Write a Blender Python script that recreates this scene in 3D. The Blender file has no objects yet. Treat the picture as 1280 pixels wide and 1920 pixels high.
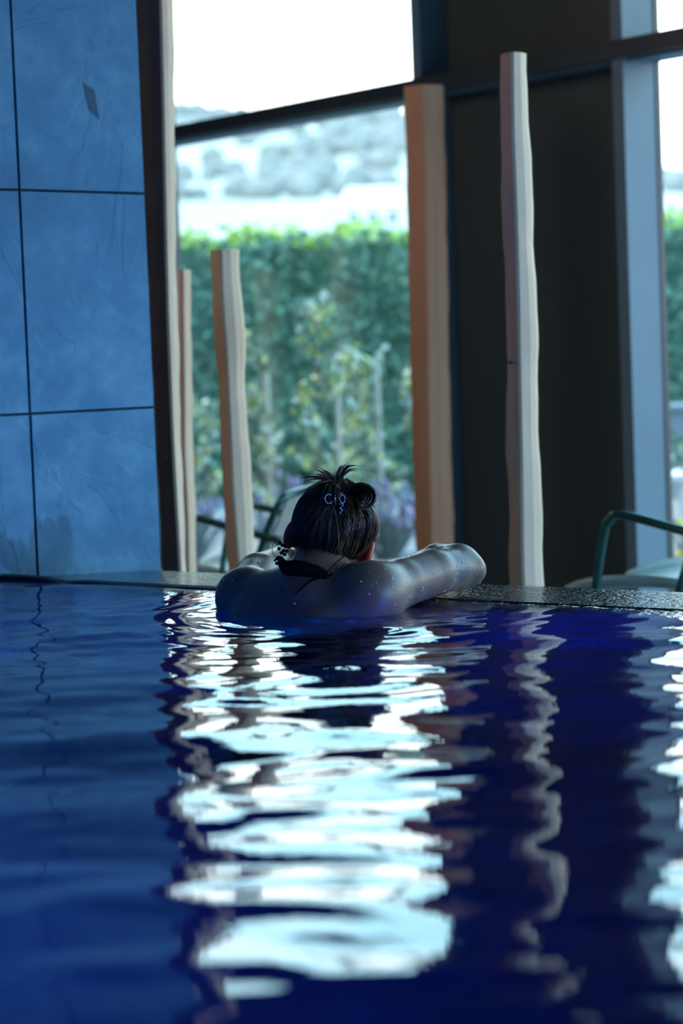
import bpy, bmesh, math, random
import numpy as np
from mathutils import Vector, Matrix, noise
from mathutils.bvhtree import BVHTree

S = bpy.context.scene
COL = S.collection
R = random.Random(7)

# ------------------------------------------------------------------ camera
cd = bpy.data.cameras.new('camera'); cam = bpy.data.objects.new('camera', cd); COL.objects.link(cam)
cd.sensor_fit = 'VERTICAL'; cd.sensor_height = 36.0; cd.sensor_width = 24.0; cd.lens = 85.0
PITCH = math.atan(329/4533.3); ROLL = 0.0385
fw = Vector((0, math.cos(PITCH), -math.sin(PITCH))); up0 = Vector((0, math.sin(PITCH), math.cos(PITCH))); r0 = Vector((1, 0, 0))
rt = math.cos(ROLL)*r0 - math.sin(ROLL)*up0; upv = math.sin(ROLL)*r0 + math.cos(ROLL)*up0
cam.matrix_world = Matrix(((rt.x, upv.x, -fw.x, 0), (rt.y, upv.y, -fw.y, 0), (rt.z, upv.z, -fw.z, 0.5), (0, 0, 0, 1)))
cd.clip_end = 5000; cd.clip_start = 0.05
cd.dof.use_dof = True; cd.dof.focus_distance = 4.5; cd.dof.aperture_fstop = 3.6
S.camera = cam

# ------------------------------------------------------------------ world, sun, lamps, exposure
S.view_settings.view_transform = 'Standard'; S.view_settings.look = 'None'
S.view_settings.exposure = 0.0; S.view_settings.gamma = 1.0; S.view_settings.use_curve_mapping = False
W = bpy.data.worlds.new('sky'); S.world = W; W.use_nodes = True
nt = W.node_tree; nt.nodes.clear()
tc = nt.nodes.new('ShaderNodeTexCoord'); sx = nt.nodes.new('ShaderNodeSeparateXYZ')
cr = nt.nodes.new('ShaderNodeValToRGB'); bg = nt.nodes.new('ShaderNodeBackground'); wo = nt.nodes.new('ShaderNodeOutputWorld')
nt.links.new(tc.outputs['Generated'], sx.inputs[0]); nt.links.new(sx.outputs['Z'], cr.inputs[0])
nt.links.new(cr.outputs[0], bg.inputs[0]); nt.links.new(bg.outputs[0], wo.inputs[0])
cr.color_ramp.elements[0].position = 0.0; cr.color_ramp.elements[0].color = (0.97, 0.98, 0.96, 1)
cr.color_ramp.elements[1].position = 1.0; cr.color_ramp.elements[1].color = (0.16, 0.42, 0.80, 1)
for p, c in ((0.13, (0.90, 0.95, 0.95, 1)), (0.24, (0.50, 0.86, 1.0, 1)), (0.5, (0.30, 0.66, 1.0, 1))):
    e = cr.color_ramp.elements.new(p); e.color = c
bg.inputs['Strength'].default_value = 5.6

def lamp(name, kind, loc, target, energy, color, size=1.0, sizey=None):
    d = bpy.data.lights.new(name, kind); d.energy = energy; d.color = color
    if kind == 'AREA':
        d.size = size
        if sizey: d.shape = 'RECTANGLE'; d.size_y = sizey
    elif kind == 'SUN': d.angle = size
    else: d.shadow_soft_size = size
    o = bpy.data.objects.new(name, d); COL.objects.link(o); o.location = loc
    o.rotation_euler = (Vector(target)-Vector(loc)).to_track_quat('-Z', 'Y').to_euler()
    return o
lamp('sun', 'SUN', (-20, 45, 60), (0, 10, 0), 6.5, (1.0, 0.92, 0.80), 0.03)
# added blue fill at the right, out of view, boosting the glazing's daylight
lamp('side_window_fill', 'AREA', (3.95, 2.1, 0.55), (-0.1, 5.6, -0.15), 31, (0.14, 0.48, 1.0), 3.2, 1.6).data.spread = 1.25
# added warm fill, out of view, brightening the posts' left faces
lamp('post_fill', 'AREA', (-2.0, 7.1, 2.1), (0.4, 7.0, 0.4), 22, (1.0, 0.80, 0.64), 1.4)
# blue pool lamps under water
lamp('pool_lamp', 'AREA', (0.34, 4.02, -0.34), (-0.02, 4.42, -0.12), 1.6, (0.10, 0.07, 1.0), 0.15)
lamp('pool_lamp', 'AREA', (-1.2, 3.0, -0.6), (-0.55, 4.6, -0.9), 18, (0.0, 0.16, 1.0), 0.25)
lamp('pool_lamp', 'AREA', (0.6, -1.5, -0.6), (0.3, 3.0, -1.2), 0.4, (0.0, 0.08, 0.8), 0.4)

# ------------------------------------------------------------------ materials
MATS = {}
def mat(name, col=(0.5, 0.5, 0.5), rough=0.5, metal=0.0, **k):
    if name in MATS: return MATS[name]
    m = bpy.data.materials.new(name); m.use_nodes = True; b = m.node_tree.nodes['Principled BSDF']
    b.inputs['Base Color'].default_value = (*col, 1); b.inputs['Roughness'].default_value = rough; b.inputs['Metallic'].default_value = metal
    for a, v in k.items(): b.inputs[a.replace('_', ' ')].default_value = v
    MATS[name] = m; return m
class N:
    """tiny node helper"""
    def __init__(s, m): s.t = m.node_tree; s.b = s.t.nodes.get('Principled BSDF')
    def n(s, typ, **k):
        x = s.t.nodes.new('ShaderNode'+typ)
        for a, v in k.items():
            if a.startswith('i_'):
                key = a[2:].replace('_', ' ')
                x.inputs[int(key) if key.isdigit() else key].default_value = v
            else: setattr(x, a, v)
        return x
    def l(s, a, b): s.t.links.new(a, b)
    def ramp(s, fac, stops):
        x = s.n('ValToRGB'); els = x.color_ramp.elements
        els[0].position, els[0].color = stops[0][0], (*stops[0][1], 1); els[1].position, els[1].color = stops[-1][0], (*stops[-1][1], 1)
        for p, c in stops[1:-1]: e = els.new(p); e.color = (*c, 1)
        s.l(fac, x.inputs[0]); return x.outputs[0]
    def noise(s, scale, detail=4, co=None, vec=(1, 1, 1), rough=0.55, dist=0.0):
        t = s.n('TexCoord'); m = s.n('Mapping'); m.inputs['Scale'].default_value = vec
        s.l(t.outputs[co or 'Object'], m.inputs[0])
        x = s.n('TexNoise', i_Scale=scale, i_Detail=detail, i_Roughness=rough, i_Distortion=dist); s.l(m.outputs[0], x.inputs['Vector']); return x.outputs[0]
    def bump(s, h, strength=0.3, dist=0.01, nrm=None):
        x = s.n('Bump', i_Strength=strength, i_Distance=dist); s.l(h, x.inputs['Height'])
        if nrm is not None: s.l(nrm, x.inputs['Normal'])
        s.l(x.outputs[0], s.b.inputs['Normal']); return x.outputs[0]
    def base(s, o): s.l(o, s.b.inputs['Base Color'])

def m_noise(name, c1, c2, rough=0.6, scale=5, vec=(1, 1, 1), bump=0.2, bd=0.004, metal=0.0, detail=5, **k):
    if name in MATS: return MATS[name]
    m = mat(name, c1, rough, metal, **k); q = N(m); f = q.noise(scale, detail, vec=vec)
    q.base(q.ramp(f, [(0.32, c1), (0.68, c2)])); q.bump(f, bump, bd); return m

M_metal = m_noise('mullion_aluminium', (0.11, 0.20, 0.28), (0.13, 0.23, 0.31), 0.42, 3, bump=0.02)
M_frame = m_noise('dark_frame', (0.03, 0.045, 0.06), (0.04, 0.055, 0.07), 0.35, 3, bump=0.02)
M_panel = m_noise('dark_panel', (0.036, 0.056, 0.062), (0.048, 0.068, 0.073), 0.5, 1.5, vec=(1, 1, .2), bump=0.03)
M_dark = m_noise('dark_plaster', (0.02, 0.03, 0.045), (0.03, 0.042, 0.06), 0.9, 2)
M_ceil = m_noise('dark_ceiling', (0.02, 0.025, 0.035), (0.03, 0.035, 0.045), 0.9, 2)
M_joint = mat('tile_joint', (0.012, 0.018, 0.028), 0.95)
M_floor = m_noise('stone_floor', (0.10, 0.11, 0.12), (0.16, 0.17, 0.18), 0.5, 4)

# slate tile
M_tile = mat('slate_tile', (0.2, 0.3, 0.4), 0.55); q = N(M_tile)
f1 = q.noise(2.3, 6); f2 = q.noise(9, 8, rough=0.62); f3 = q.noise(3.0, 3, dist=1.6)
mx = q.n('Math', operation='ADD'); q.l(f1, mx.inputs[0]); q.l(f2, mx.inputs[1]); mh = q.n('Math', operation='MULTIPLY', i_1=0.5); q.l(mx.outputs[0], mh.inputs[0])
colr = q.ramp(mh.outputs[0], [(0.36, (0.015, 0.12, 0.23)), (0.5, (0.035, 0.18, 0.31)), (0.64, (0.10, 0.28, 0.42))])
# greenish damp stain low on the wall (a stain with a shape of its own)
tcx = q.n('TexCoord'); vm = q.n('VectorMath', operation='DISTANCE'); vm.inputs[1].default_value = (-0.66, 5.26, 0.06)
mpp = q.n('Mapping'); q.l(tcx.outputs['Object'], vm.inputs[0])
dn = q.n('MapRange', i_1=0.085, i_2=0.100, i_3=1.0, i_4=0.0); ad = q.n('Math', operation='MULTIPLY_ADD', i_1=0.30, i_2=-0.14); q.l(f3, ad.inputs[0])
a2 = q.n('Math', operation='ADD'); q.l(vm.outputs['Value'], a2.inputs[0]); q.l(ad.outputs[0], a2.inputs[1]); q.l(a2.outputs[0], dn.inputs[0])
mix = q.n('MixRGB', blend_type='MULTIPLY'); mix.inputs[2].default_value = (0.45, 0.62, 0.62, 1); q.l(colr, mix.inputs[1]); q.l(dn.outputs[0], mix.inputs[0])
q.base(mix.outputs[0])
crk = q.n('MapRange', i_1=0.49, i_2=0.51); q.l(f3, crk.inputs[0])
hs = q.n('Math', operation='MULTIPLY_ADD', i_1=0.28); q.l(crk.outputs[0], hs.inputs[0]); q.l(f2, hs.inputs[2])
q.bump(hs.outputs[0], 0.38, 0.005)

def wood(name, a, b):
    m = mat(name, a, 0.6); q = N(m); f = q.noise(16, 6, vec=(1, 1, 0.09), rough=0.6, dist=0.4); g = q.noise(3, 3, vec=(1, 1, 0.5))
    ad = q.n('Math', operation='MULTIPLY_ADD', i_1=0.5); q.l(g, ad.inputs[0]); q.l(f, ad.inputs[2])
    q.base(q.ramp(ad.outputs[0], [(0.5, a), (0.95, b)])); q.bump(f, 0.25, 0.004); return m
M_oak = wood('split_oak', (0.62, 0.40, 0.26), (0.76, 0.54, 0.38))
M_brown = wood('brown_timber', (0.46, 0.22, 0.12), (0.58, 0.30, 0.17))
M_oak_shade = wood('shaded_oak', (0.09, 0.075, 0.08), (0.13, 0.105, 0.11))  # shade of the tall post's unlit side, put into the wood colour
M_knot = mat('wood_knot', (0.09, 0.045, 0.03), 0.8)

# window glass: see-through with Fresnel reflection
M_glass = bpy.data.materials.new('window_glass'); M_glass.use_nodes = True; t = M_glass.node_tree; t.nodes.clear()
o_ = t.nodes.new('ShaderNodeOutputMaterial'); tr = t.nodes.new('ShaderNodeBsdfTransparent'); gl = t.nodes.new('ShaderNodeBsdfGlossy'); fr = t.nodes.new('ShaderNodeFresnel'); ms = t.nodes.new('ShaderNodeMixShader')
tr.inputs[0].default_value = (0.95, 0.985, 0.98, 1); gl.inputs['Roughness'].default_value = 0.0; fr.inputs[0].default_value = 1.45
ge = t.nodes.new('ShaderNodeNewGeometry'); mr_ = t.nodes.new('ShaderNodeMapRange'); mr_.inputs[3].default_value = 1.45; mr_.inputs[4].default_value = 1/1.45   # same reflectance on both faces of the pane
t.links.new(ge.outputs['Backfacing'], mr_.inputs[0]); t.links.new(mr_.outputs[0], fr.inputs[0])
t.links.new(fr.outputs[0], ms.inputs[0]); t.links.new(tr.outputs[0], ms.inputs[1]); t.links.new(gl.outputs[0], ms.inputs[2]); t.links.new(ms.outputs[0], o_.inputs[0])

# pool water
M_water = mat('pool_water', (0.15, 0.48, 1.0), 0.0, 0.0, IOR=1.33, Transmission_Weight=1.0); q = N(M_water)
fa = q.noise(26, 2, vec=(1, 1.0, 1)); n1 = q.bump(fa, 0.10, 0.004)
# finer crinkles where the water spills over the edge
tcx = q.n('TexCoord'); dp = q.n('VectorMath', operation='DOT_PRODUCT'); dp.inputs[1].default_value = (0.6262, 0.7797, 0); q.l(tcx.outputs['Object'], dp.inputs[0])
mk = q.n('MapRange', i_1=3.640-.10, i_2=3.640, i_3=0.0, i_4=1.0); q.l(dp.outputs['Value'], mk.inputs[0]); fb = q.noise(75, 3)
mu = q.n('Math', operation='MULTIPLY'); q.l(mk.outputs[0], mu.inputs[0]); q.l(fb, mu.inputs[1]); q.bump(mu.outputs[0], 0.8, 0.005, n1)
M_basin = m_noise('pool_basin_tile', (0.006, 0.022, 0.11), (0.012, 0.04, 0.17), 0.5, 6)
# wet dark stone edge under a skin of rippling overflow water
M_lip = mat('wet_slate_edge', (0.012, 0.018, 0.028), 0.04, 0.0, IOR=1.4); q = N(M_lip)
fa = q.noise(55, 3, vec=(1, 1, 1), rough=0.6); fb = q.noise(160, 2)
ad = q.n('Math', operation='MULTIPLY_ADD', i_1=0.35); q.l(fb, ad.inputs[0]); q.l(fa, ad.inputs[2]); q.bump(ad.outputs[0], 0.8, 0.006)
M_kerb = mat('black_kerb', (0.004, 0.006, 0.010), 0.5)

# skin
M_skin = mat('wet_skin', (0.42, 0.25, 0.19), 0.36, 0.0, IOR=1.42, Subsurface_Weight=0.12, Subsurface_Radius=(0.018, 0.006, 0.003), Subsurface_Scale=1.0); q = N(M_skin)
tcx = q.n('TexCoord')
def sphere_mask(c, r1, r2):
    v = q.n('VectorMath', operation='DISTANCE'); v.inputs[1].default_value = c; q.l(tcx.outputs['Object'], v.inputs[0])
    m_ = q.n('MapRange', i_1=r1, i_2=r2, i_3=1.0, i_4=0.0); q.l(v.outputs['Value'], m_.inputs[0]); return v, m_.outputs[0]
MK = {}
SKINQ = q

M_hair = mat('dark_wet_hair', (0.018, 0.010, 0.007), 0.45, 0.0, Specular_IOR_Level=0.35); q = N(M_hair); f = q.noise(60, 3); q.base(q.ramp(f, [(0.35, (0.004, 0.003, 0.003)), (0.7, (0.018, 0.010, 0.007))]))
M_hair2 = m_noise('lit_hair_strands', (0.10, 0.045, 0.02), (0.24, 0.11, 0.05), 0.4, 60)  # brown strands favour the right side, imitating light on the dark hair
M_strap = m_noise('black_swim_fabric', (0.002, 0.002, 0.003), (0.005, 0.005, 0.007), 0.8, 80, Specular_IOR_Level=0.08)
M_bead = mat('dark_glass_bead', (0.01, 0.01, 0.02), 0.08)
M_pearl = mat('silver_bead', (0.55, 0.65, 0.85), 0.12, 1.0)
M_drop = mat('water_drop', (0.75, 0.85, 1.0), 0.05, 0.0, IOR=1.4, Transmission_Weight=0.4)  # milky tint stands in for the drops' bright highlights
M_green = m_noise('green_painted_steel', (0.03, 0.10, 0.085), (0.04, 0.13, 0.11), 0.22, 20, metal=0.5)
M_shell = m_noise('pale_green_seat', (0.36, 0.52, 0.50), (0.44, 0.60, 0.57), 0.4, 8)
M_sling = m_noise('grey_sling', (0.30, 0.30, 0.28), (0.38, 0.38, 0.35), 0.8, 40)
# outdoors
M_hedge = m_noise('hedge_leaf', (0.095, 0.20, 0.13), (0.13, 0.25, 0.15), 0.6, 3, bump=0)
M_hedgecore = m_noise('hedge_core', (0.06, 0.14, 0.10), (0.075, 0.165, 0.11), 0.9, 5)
M_sunlit_leaf = m_noise('sunlit_hedge_leaf', (0.34, 0.48, 0.08), (0.50, 0.62, 0.12), 0.6, 5, bump=0)  # sun on the hedge top, put into the leaf colour
M_leafa = m_noise('pale_sapling_leaf', (0.34, 0.42, 0.34), (0.48, 0.54, 0.44), 0.5, 8, bump=0)
M_leafb = m_noise('yellow_sapling_leaf', (0.48, 0.50, 0.16), (0.60, 0.60, 0.22), 0.5, 8, bump=0)
M_leafc = m_noise('green_sapling_leaf', (0.08, 0.20, 0.12), (0.14, 0.28, 0.15), 0.5, 8, bump=0)
M_stem = m_noise('sapling_bark', (0.10, 0.09, 0.07), (0.17, 0.15, 0.12), 0.8, 30)
M_stake = m_noise('pale_stake', (0.34, 0.32, 0.27), (0.42, 0.40, 0.34), 0.8, 30)
M_lav = m_noise('lavender_leaf', (0.13, 0.17, 0.16), (0.20, 0.24, 0.23), 0.8, 20)
M_violet = mat('violet_flower', (0.27, 0.23, 0.36), 0.8)
M_yellow = mat('yellow_flower', (0.75, 0.60, 0.05), 0.7)
M_ground = m_noise('garden_gravel', (0.13, 0.15, 0.16), (0.20, 0.22, 0.22), 0.9, 3)
M_gwall = m_noise('garden_wall_render', (0.16, 0.20, 0.23), (0.19, 0.23, 0.26), 0.9, 3)
M_white = m_noise('white_stone', (0.55, 0.56, 0.56), (0.7, 0.7, 0.7), 0.7, 3)
M_roof = m_noise('pale_roof', (0.60, 0.58, 0.56), (0.7, 0.68, 0.66), 0.7, 3)
M_win = mat('dark_house_window', (0.10, 0.13, 0.16), 0.1)
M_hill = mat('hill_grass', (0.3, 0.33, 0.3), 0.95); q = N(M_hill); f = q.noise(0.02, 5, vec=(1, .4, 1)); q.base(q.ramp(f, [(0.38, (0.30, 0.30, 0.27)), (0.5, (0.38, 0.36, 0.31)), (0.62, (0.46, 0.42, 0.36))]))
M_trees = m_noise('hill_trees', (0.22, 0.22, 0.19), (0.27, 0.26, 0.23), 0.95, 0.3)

# ------------------------------------------------------------------ mesh helpers
def link(name, me, m, parent=None, loc=None):
    o = bpy.data.objects.new(name, me); COL.objects.link(o)
    for mm in (m if isinstance(m, (list, tuple)) else [m]): o.data.materials.append(mm)
    if parent is not None: o.parent = parent
    if loc is not None: o.location = loc
    return o
def mesh(name, vs, fs, smooth=False):
    me = bpy.data.meshes.new(name); me.from_pydata([tuple(v) for v in vs], [], fs); me.update()
    if smooth: me.polygons.foreach_set('use_smooth', [True]*len(me.polygons))
    return me
def fixn(me):
    bm = bmesh.new(); bm.from_mesh(me); bmesh.ops.recalc_face_normals(bm, faces=bm.faces[:]); bm.to_mesh(me); bm.free(); return me
def tag(o, label=None, cat=None, group=None, kind=None):
    if label: o['label'] = label
    if cat: o['category'] = cat
    if group: o['group'] = group
    if kind: o['kind'] = kind
    return o
def empty(name, loc): 
    o = bpy.data.objects.new(name, None); COL.objects.link(o); o.location = loc; o.empty_display_size = 0.1; return o
class MB:
    def __init__(s, off=(0, 0, 0)): s.v = []; s.f = []; s.mi = []; s.off = Vector(off)
    def add(s, vs, fs, mi=0):
        k = len(s.v); s.v += [Vector(v)-s.off for v in vs]; s.f += [[i+k for i in f] for f in fs]; s.mi += [mi]*len(fs)
    def prism(s, poly, z0, z1, mi=0):
        n = len(poly); vs = [(p[0], p[1], z0) for p in poly]+[(p[0], p[1], z1) for p in poly]
        s.add(vs, [list(range(n))[::-1], list(range(n, 2*n))]+[[i, (i+1) % n, (i+1) % n+n, i+n] for i in range(n)], mi)
    def tube(s, pts, rad, seg=8, mi=0, flat=1.0, cap=True):
        pts = [Vector(p) for p in pts]; n = len(pts)
        if not hasattr(rad, '__len__'): rad = [rad]*n
        vs = []; prev = None
        for i, p in enumerate(pts):
            d = (pts[min(i+1, n-1)]-pts[max(i-1, 0)]).normalized()
            a = prev if prev is not None else (Vector((0, 0, 1)) if abs(d.z) < 0.9 else Vector((1, 0, 0)))
            a = (a-d*a.dot(d)).normalized(); b = d.cross(a); prev = a
            for k in range(seg):
                t = 2*math.pi*k/seg; vs.append(p+a*math.cos(t)*rad[i]+b*math.sin(t)*rad[i]*flat)
        fs = [[i*seg+k, i*seg+(k+1) % seg, (i+1)*seg+(k+1) % seg, (i+1)*seg+k] for i in range(n-1) for k in range(seg)]
        if cap: fs += [list(range(seg))[::-1], [(n-1)*seg+k for k in range(seg)]]
        s.add(vs, fs, mi)
    def ball(s, c, r, seg=8, rings=5, mi=0, sc=(1, 1, 1), basis=None):
        c = Vector(c); vs = []
        for i in range(rings+1):
            th = math.pi*i/rings
            for k in range(seg):
                ph = 2*math.pi*k/seg; d = Vector((math.sin(th)*math.cos(ph)*sc[0], math.sin(th)*math.sin(ph)*sc[1], math.cos(th)*sc[2]))*r
                if basis is not None: d = basis @ d
                vs.append(c+d)
        s.add(vs, [[i*seg+k, (i+1)*seg+k, (i+1)*seg+(k+1) % seg, i*seg+(k+1) % seg] for i in range(rings) for k in range(seg)], mi)
    def build(s, name, m, parent=None, smooth=False, loc=None, fix=True):
        me = mesh(name, s.v, s.f, smooth)
        if fix: fixn(me)
        if any(s.mi): me.polygons.foreach_set('material_index', s.mi)
        return link(name, me, m, parent, loc)
def spline(pts, n=8):
    pts = [Vector(p) for p in pts]; out = []
    for i in range(len(pts)-1):
        p0, p1, p2, p3 = pts[max(i-1, 0)], pts[i], pts[i+1], pts[min(i+2, len(pts)-1)]
        for k in range(n):
            t = k/n; out.append(0.5*((2*p1)+(p2-p0)*t+(2*p0-5*p1+4*p2-p3)*t*t+(3*p1-p0-3*p2+p3)*t**3))
    out.append(pts[-1]); return out

# ------------------------------------------------------------------ site frames
ED = Vector((0.7797, -0.6262, 0)); EN = Vector((0.6262, 0.7797, 0)); E0 = Vector((-0.752, 5.272, 0))   # pool edge line and its outward normal
FU = Vector((0.5426, -0.84, 0)); FM = Vector((0.84, 0.5426, 0)); F0 = Vector((-0.643, 10.503, 0))       # facade line and its outward normal
def ew(t, w, z=0.0): p = E0+ED*t+EN*w; return Vector((p.x, p.y, z))
def fa_(s, d, z=0.0): p = F0+FU*s+FM*d; return Vector((p.x, p.y, z))    # d > 0 outdoors
SEED = 21; FLOOR = -0.55; HEAD = 2.18; CEIL = 2.55

# ------------------------------------------------------------------ room shell
def fbox(mb, s0, s1, d0, d1, z0, z1, mi=0):
    mb.prism([fa_(s0, d0)[:2], fa_(s1, d0)[:2], fa_(s1, d1)[:2], fa_(s0, d1)[:2]], z0, z1, mi)
LW = -4.5
a = fa_(-4.3, 0); b = fa_(15.2, 0)
mb = MB(); mb.prism([ew(-6, .3)[:2], ew(4.4, .3)[:2], (b.x, b.y), (a.x, a.y), (LW, a.y), (LW, 9.0)], FLOOR-0.12, FLOOR); tag(mb.build('floor', M_floor), 'pale stone floor behind the raised pool', kind='structure')
mb = MB(); ov = fa_(-4.9, 0.7); ov2 = fa_(15.8, .7); mb.prism([(LW-.2, -3.2), (ov2.x, -3.2), (ov2.x, ov2.y), (ov.x, ov.y), (LW-.2, ov.y)], CEIL, CEIL+0.25); tag(mb.build('ceiling', M_ceil), 'dark ceiling', kind='structure')  # overhang past the windows is added to keep direct sun out
mb = MB(); mb.prism([(LW-.2, -3.2), (LW, -3.2), (LW, a.y+.2), (LW-.2, a.y+.2)], -1.4, CEIL); tag(mb.build('wall_far_left', M_dark), 'dark outer wall', kind='structure')
mb = MB(); mb.prism([(LW, a.y), (a.x, a.y), (a.x, a.y+.2), (LW, a.y+.2)], FLOOR-.1, CEIL); tag(mb.build('wall_far', M_dark), 'dark far wall', kind='structure')
mb = MB(); mb.prism([(LW-.2, -3.4), (b.x+1, -3.4), (b.x+1, -3.2), (LW-.2, -3.2)], -1.4, CEIL); tag(mb.build('wall_back', M_dark), 'dark wall behind the pool', kind='structure')

# pool basin: floor, sides under water
PF = -1.32
mb = MB(); c = [ew(-2.2, -0.0), ew(4.2, -0.0), ew(4.2, -7.6), ew(-2.2, -7.6)]
mb.prism([p[:2] for p in c], PF-0.15, PF)
for (t0, t1, w0, w1) in ((-2.2, 4.2, 0.0, .18), (4.2, 4.35, -7.6, .18), (-2.35, -2.2, -7.6, .18), (-2.2, 4.2, -7.75, -7.6)):
    top = -0.03
    mb.prism([ew(t0, w0)[:2], ew(t1, w0)[:2], ew(t1, w1)[:2], ew(t0, w1)[:2]], PF-0.15, top)
tag(mb.build('pool_basin', M_basin), 'dark blue pool basin under the water', kind='structure')

# overflow edge (wet dark slate slab); its rim stands a little proud at the left and sinks under the film to the right
def strip(profile, ts, name, m, parent=None):
    mb = MB(); n = len(profile(0)); vs = []; fs = []
    for t in ts: vs += [ew(t, w, z) for w, z in profile(t)]
    for i in range(len(ts)-1):
        for k in range(n): fs.append([i*n+k, i*n+(k+1) % n, (i+1)*n+(k+1) % n, (i+1)*n+k])
    fs += [list(range(n)), [(len(ts)-1)*n+k for k in range(n)][::-1]]
    mb.add(vs, fs); return mb.build(name, m, parent)
RH = lambda t: 0.008+0.003*math.sin(t*9+1.2)-0.007*math.exp(-((t-.20)/.035)**2)-0.013*max(0, min(1, (t-0.45)/0.5))
ts = [-0.9+0.1*i for i in range(54)]
lip = strip(lambda t: [(0.004, -0.12), (0.004, -0.004), (0.012, 0.001), (0.30, -0.009), (0.345, -0.012), (0.352, -0.02), (0.352, -0.12)], ts, 'pool_edge', M_lip)
tag(lip, 'wet dark slate overflow edge of the pool', kind='structure')
strip(lambda t: [(-0.012, -0.10), (-0.012, RH(t)-.003), (0.003, RH(t)), (0.014, RH(t)-.006), (0.014, -0.10)], [-0.7+0.03*i for i in range(74)], 'rim_strip', M_kerb, lip)
strip(lambda t: [(0.18, FLOOR-.1), (0.18, -0.03), (0.35, -0.03), (0.35, FLOOR-.1)], [-2.2, 4.35], 'edge_wall', M_dark, lip)

# tiled wall at the left: backing plus separate slate tiles
WD = Vector((0.413-0.747+0, 0, 0)); wa = Vector((-0.757, 5.262, 0)); wb = Vector((-0.413, 5.459, 0)); WD = (wb-wa).normalized(); WN = Vector((WD.y, -WD.x, 0))
def wp(s, d, z): p = wb+WD*s+WN*d; return Vector((p.x, p.y, z))
mb = MB(); mb.prism([wp(-4.2, -0.008, 0)[:2], wp(0, -0.008, 0)[:2], wp(0, -.22, 0)[:2], wp(-4.2, -.22, 0)[:2]], PF-.1, CEIL)
wall = mb.build('wall_left', M_joint); tag(wall, 'blue-lit slate tiled wall beside the pool', kind='structure')
TS = [0.0, -0.301, -1.27, -2.22, -3.18, -4.13]; TZ = [-0.955, -0.478, 0.350-0.0, 0.350, 0.835, 1.32, 1.805, 2.29, CEIL]
TZ = [-1.30, -0.607, -0.125, 0.357, 0.836, 1.315, 1.794, 2.273, CEIL]
GAP = 0.0016
for i in range(5):
    for j in range(8):
        s1, s0 = TS[i]-(GAP if i else 0.0), TS[i+1]+GAP; z0, z1 = TZ[j]+GAP, TZ[j+1]-GAP
        dd = R.uniform(0, .0008); mb = MB(); B = 0.0015
        ZA = lambda s_, jj: -.030*s_ if jj >= 4 and s_ > -1.3 else (.039 if jj >= 4 else 0.0)
        o8 = [wp(s0, -.008, z0), wp(s1, -.008, z0), wp(s1, -.008, z1), wp(s0, -.008, z1), wp(s0+B, dd, z0+B), wp(s1-B, dd, z0+B), wp(s1-B, dd, z1-B), wp(s0+B, dd, z1-B)]
        o8[4] = wp(s0+B, dd, z0+B)
        for q_ in range(8):
            ss = (s0, s1, s1, s0)[q_ % 4]; o8[q_] = o8[q_]+Vector((0, 0, ZA(ss, j if q_ % 4 < 2 else j+1)))
        mb.add(o8, [[4, 5, 6, 7], [0, 1, 5, 4], [1, 2, 6, 5], [2, 3, 7, 6], [3, 0, 4, 7], [3, 2, 1, 0]]); mb.build('tile', M_tile, wall)
# diamond-shaped flake broken out of the upper tile
mb = MB(); dz = [(-.140, 1.082), (-.112, 1.062), (-.104, 1.000), (-.128, 1.020)]
mb.add([wp(s, .0012, z) for s, z in dz]+[wp(s, .0002, z) for s, z in dz], [[0, 1, 2, 3], [0, 4, 5, 1], [1, 5, 6, 2], [2, 6, 7, 3], [3, 7, 4, 0]]); fl = mb.build('tile_flake', mat('dark_flake', (0.012, 0.06, 0.10), 0.6), wall); tag(fl, 'dark diamond-shaped flake mark')

# facade: mullions, transom, glass, opaque dark panels
MU = [(-3.0, 'm'), (-0.11, 'm'), (1.965, 'm'), (3.085, 'm'), (5.2, 'm'), (7.3, 'm'), (9.4, 'm'), (11.5, 'm'), (13.6, 'm')]
DEP = 0.130; MW = 0.055
k = 1
mb = MB(); fbox(mb, -4.3, 15.2, -0.20, 0.06, HEAD, CEIL); tag(mb.build('wall_head', M_dark), 'dark strip of wall above the windows', kind='structure')
mb = MB(); fbox(mb, -4.3, -3.0, -0.1, 0.06, FLOOR-.1, HEAD); fbox(mb, 13.655, 15.2, -0.1, 0.06, FLOOR-.1, HEAD); tag(mb.build('wall_right', M_dark), 'dark wall at the ends of the window front', kind='structure')
for s0, kk in MU:
    mb = MB(); fbox(mb, s0, s0+MW, -DEP, 0.0, FLOOR, HEAD); o = mb.build('trim_%d' % k, M_metal); tag(o, 'steel blue aluminium window post', kind='structure')
    mb = MB(); fbox(mb, s0-.008, s0+MW+.003, 0.0, 0.022, FLOOR, HEAD); mb.build('outer_frame', M_frame, o); k += 1
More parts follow.
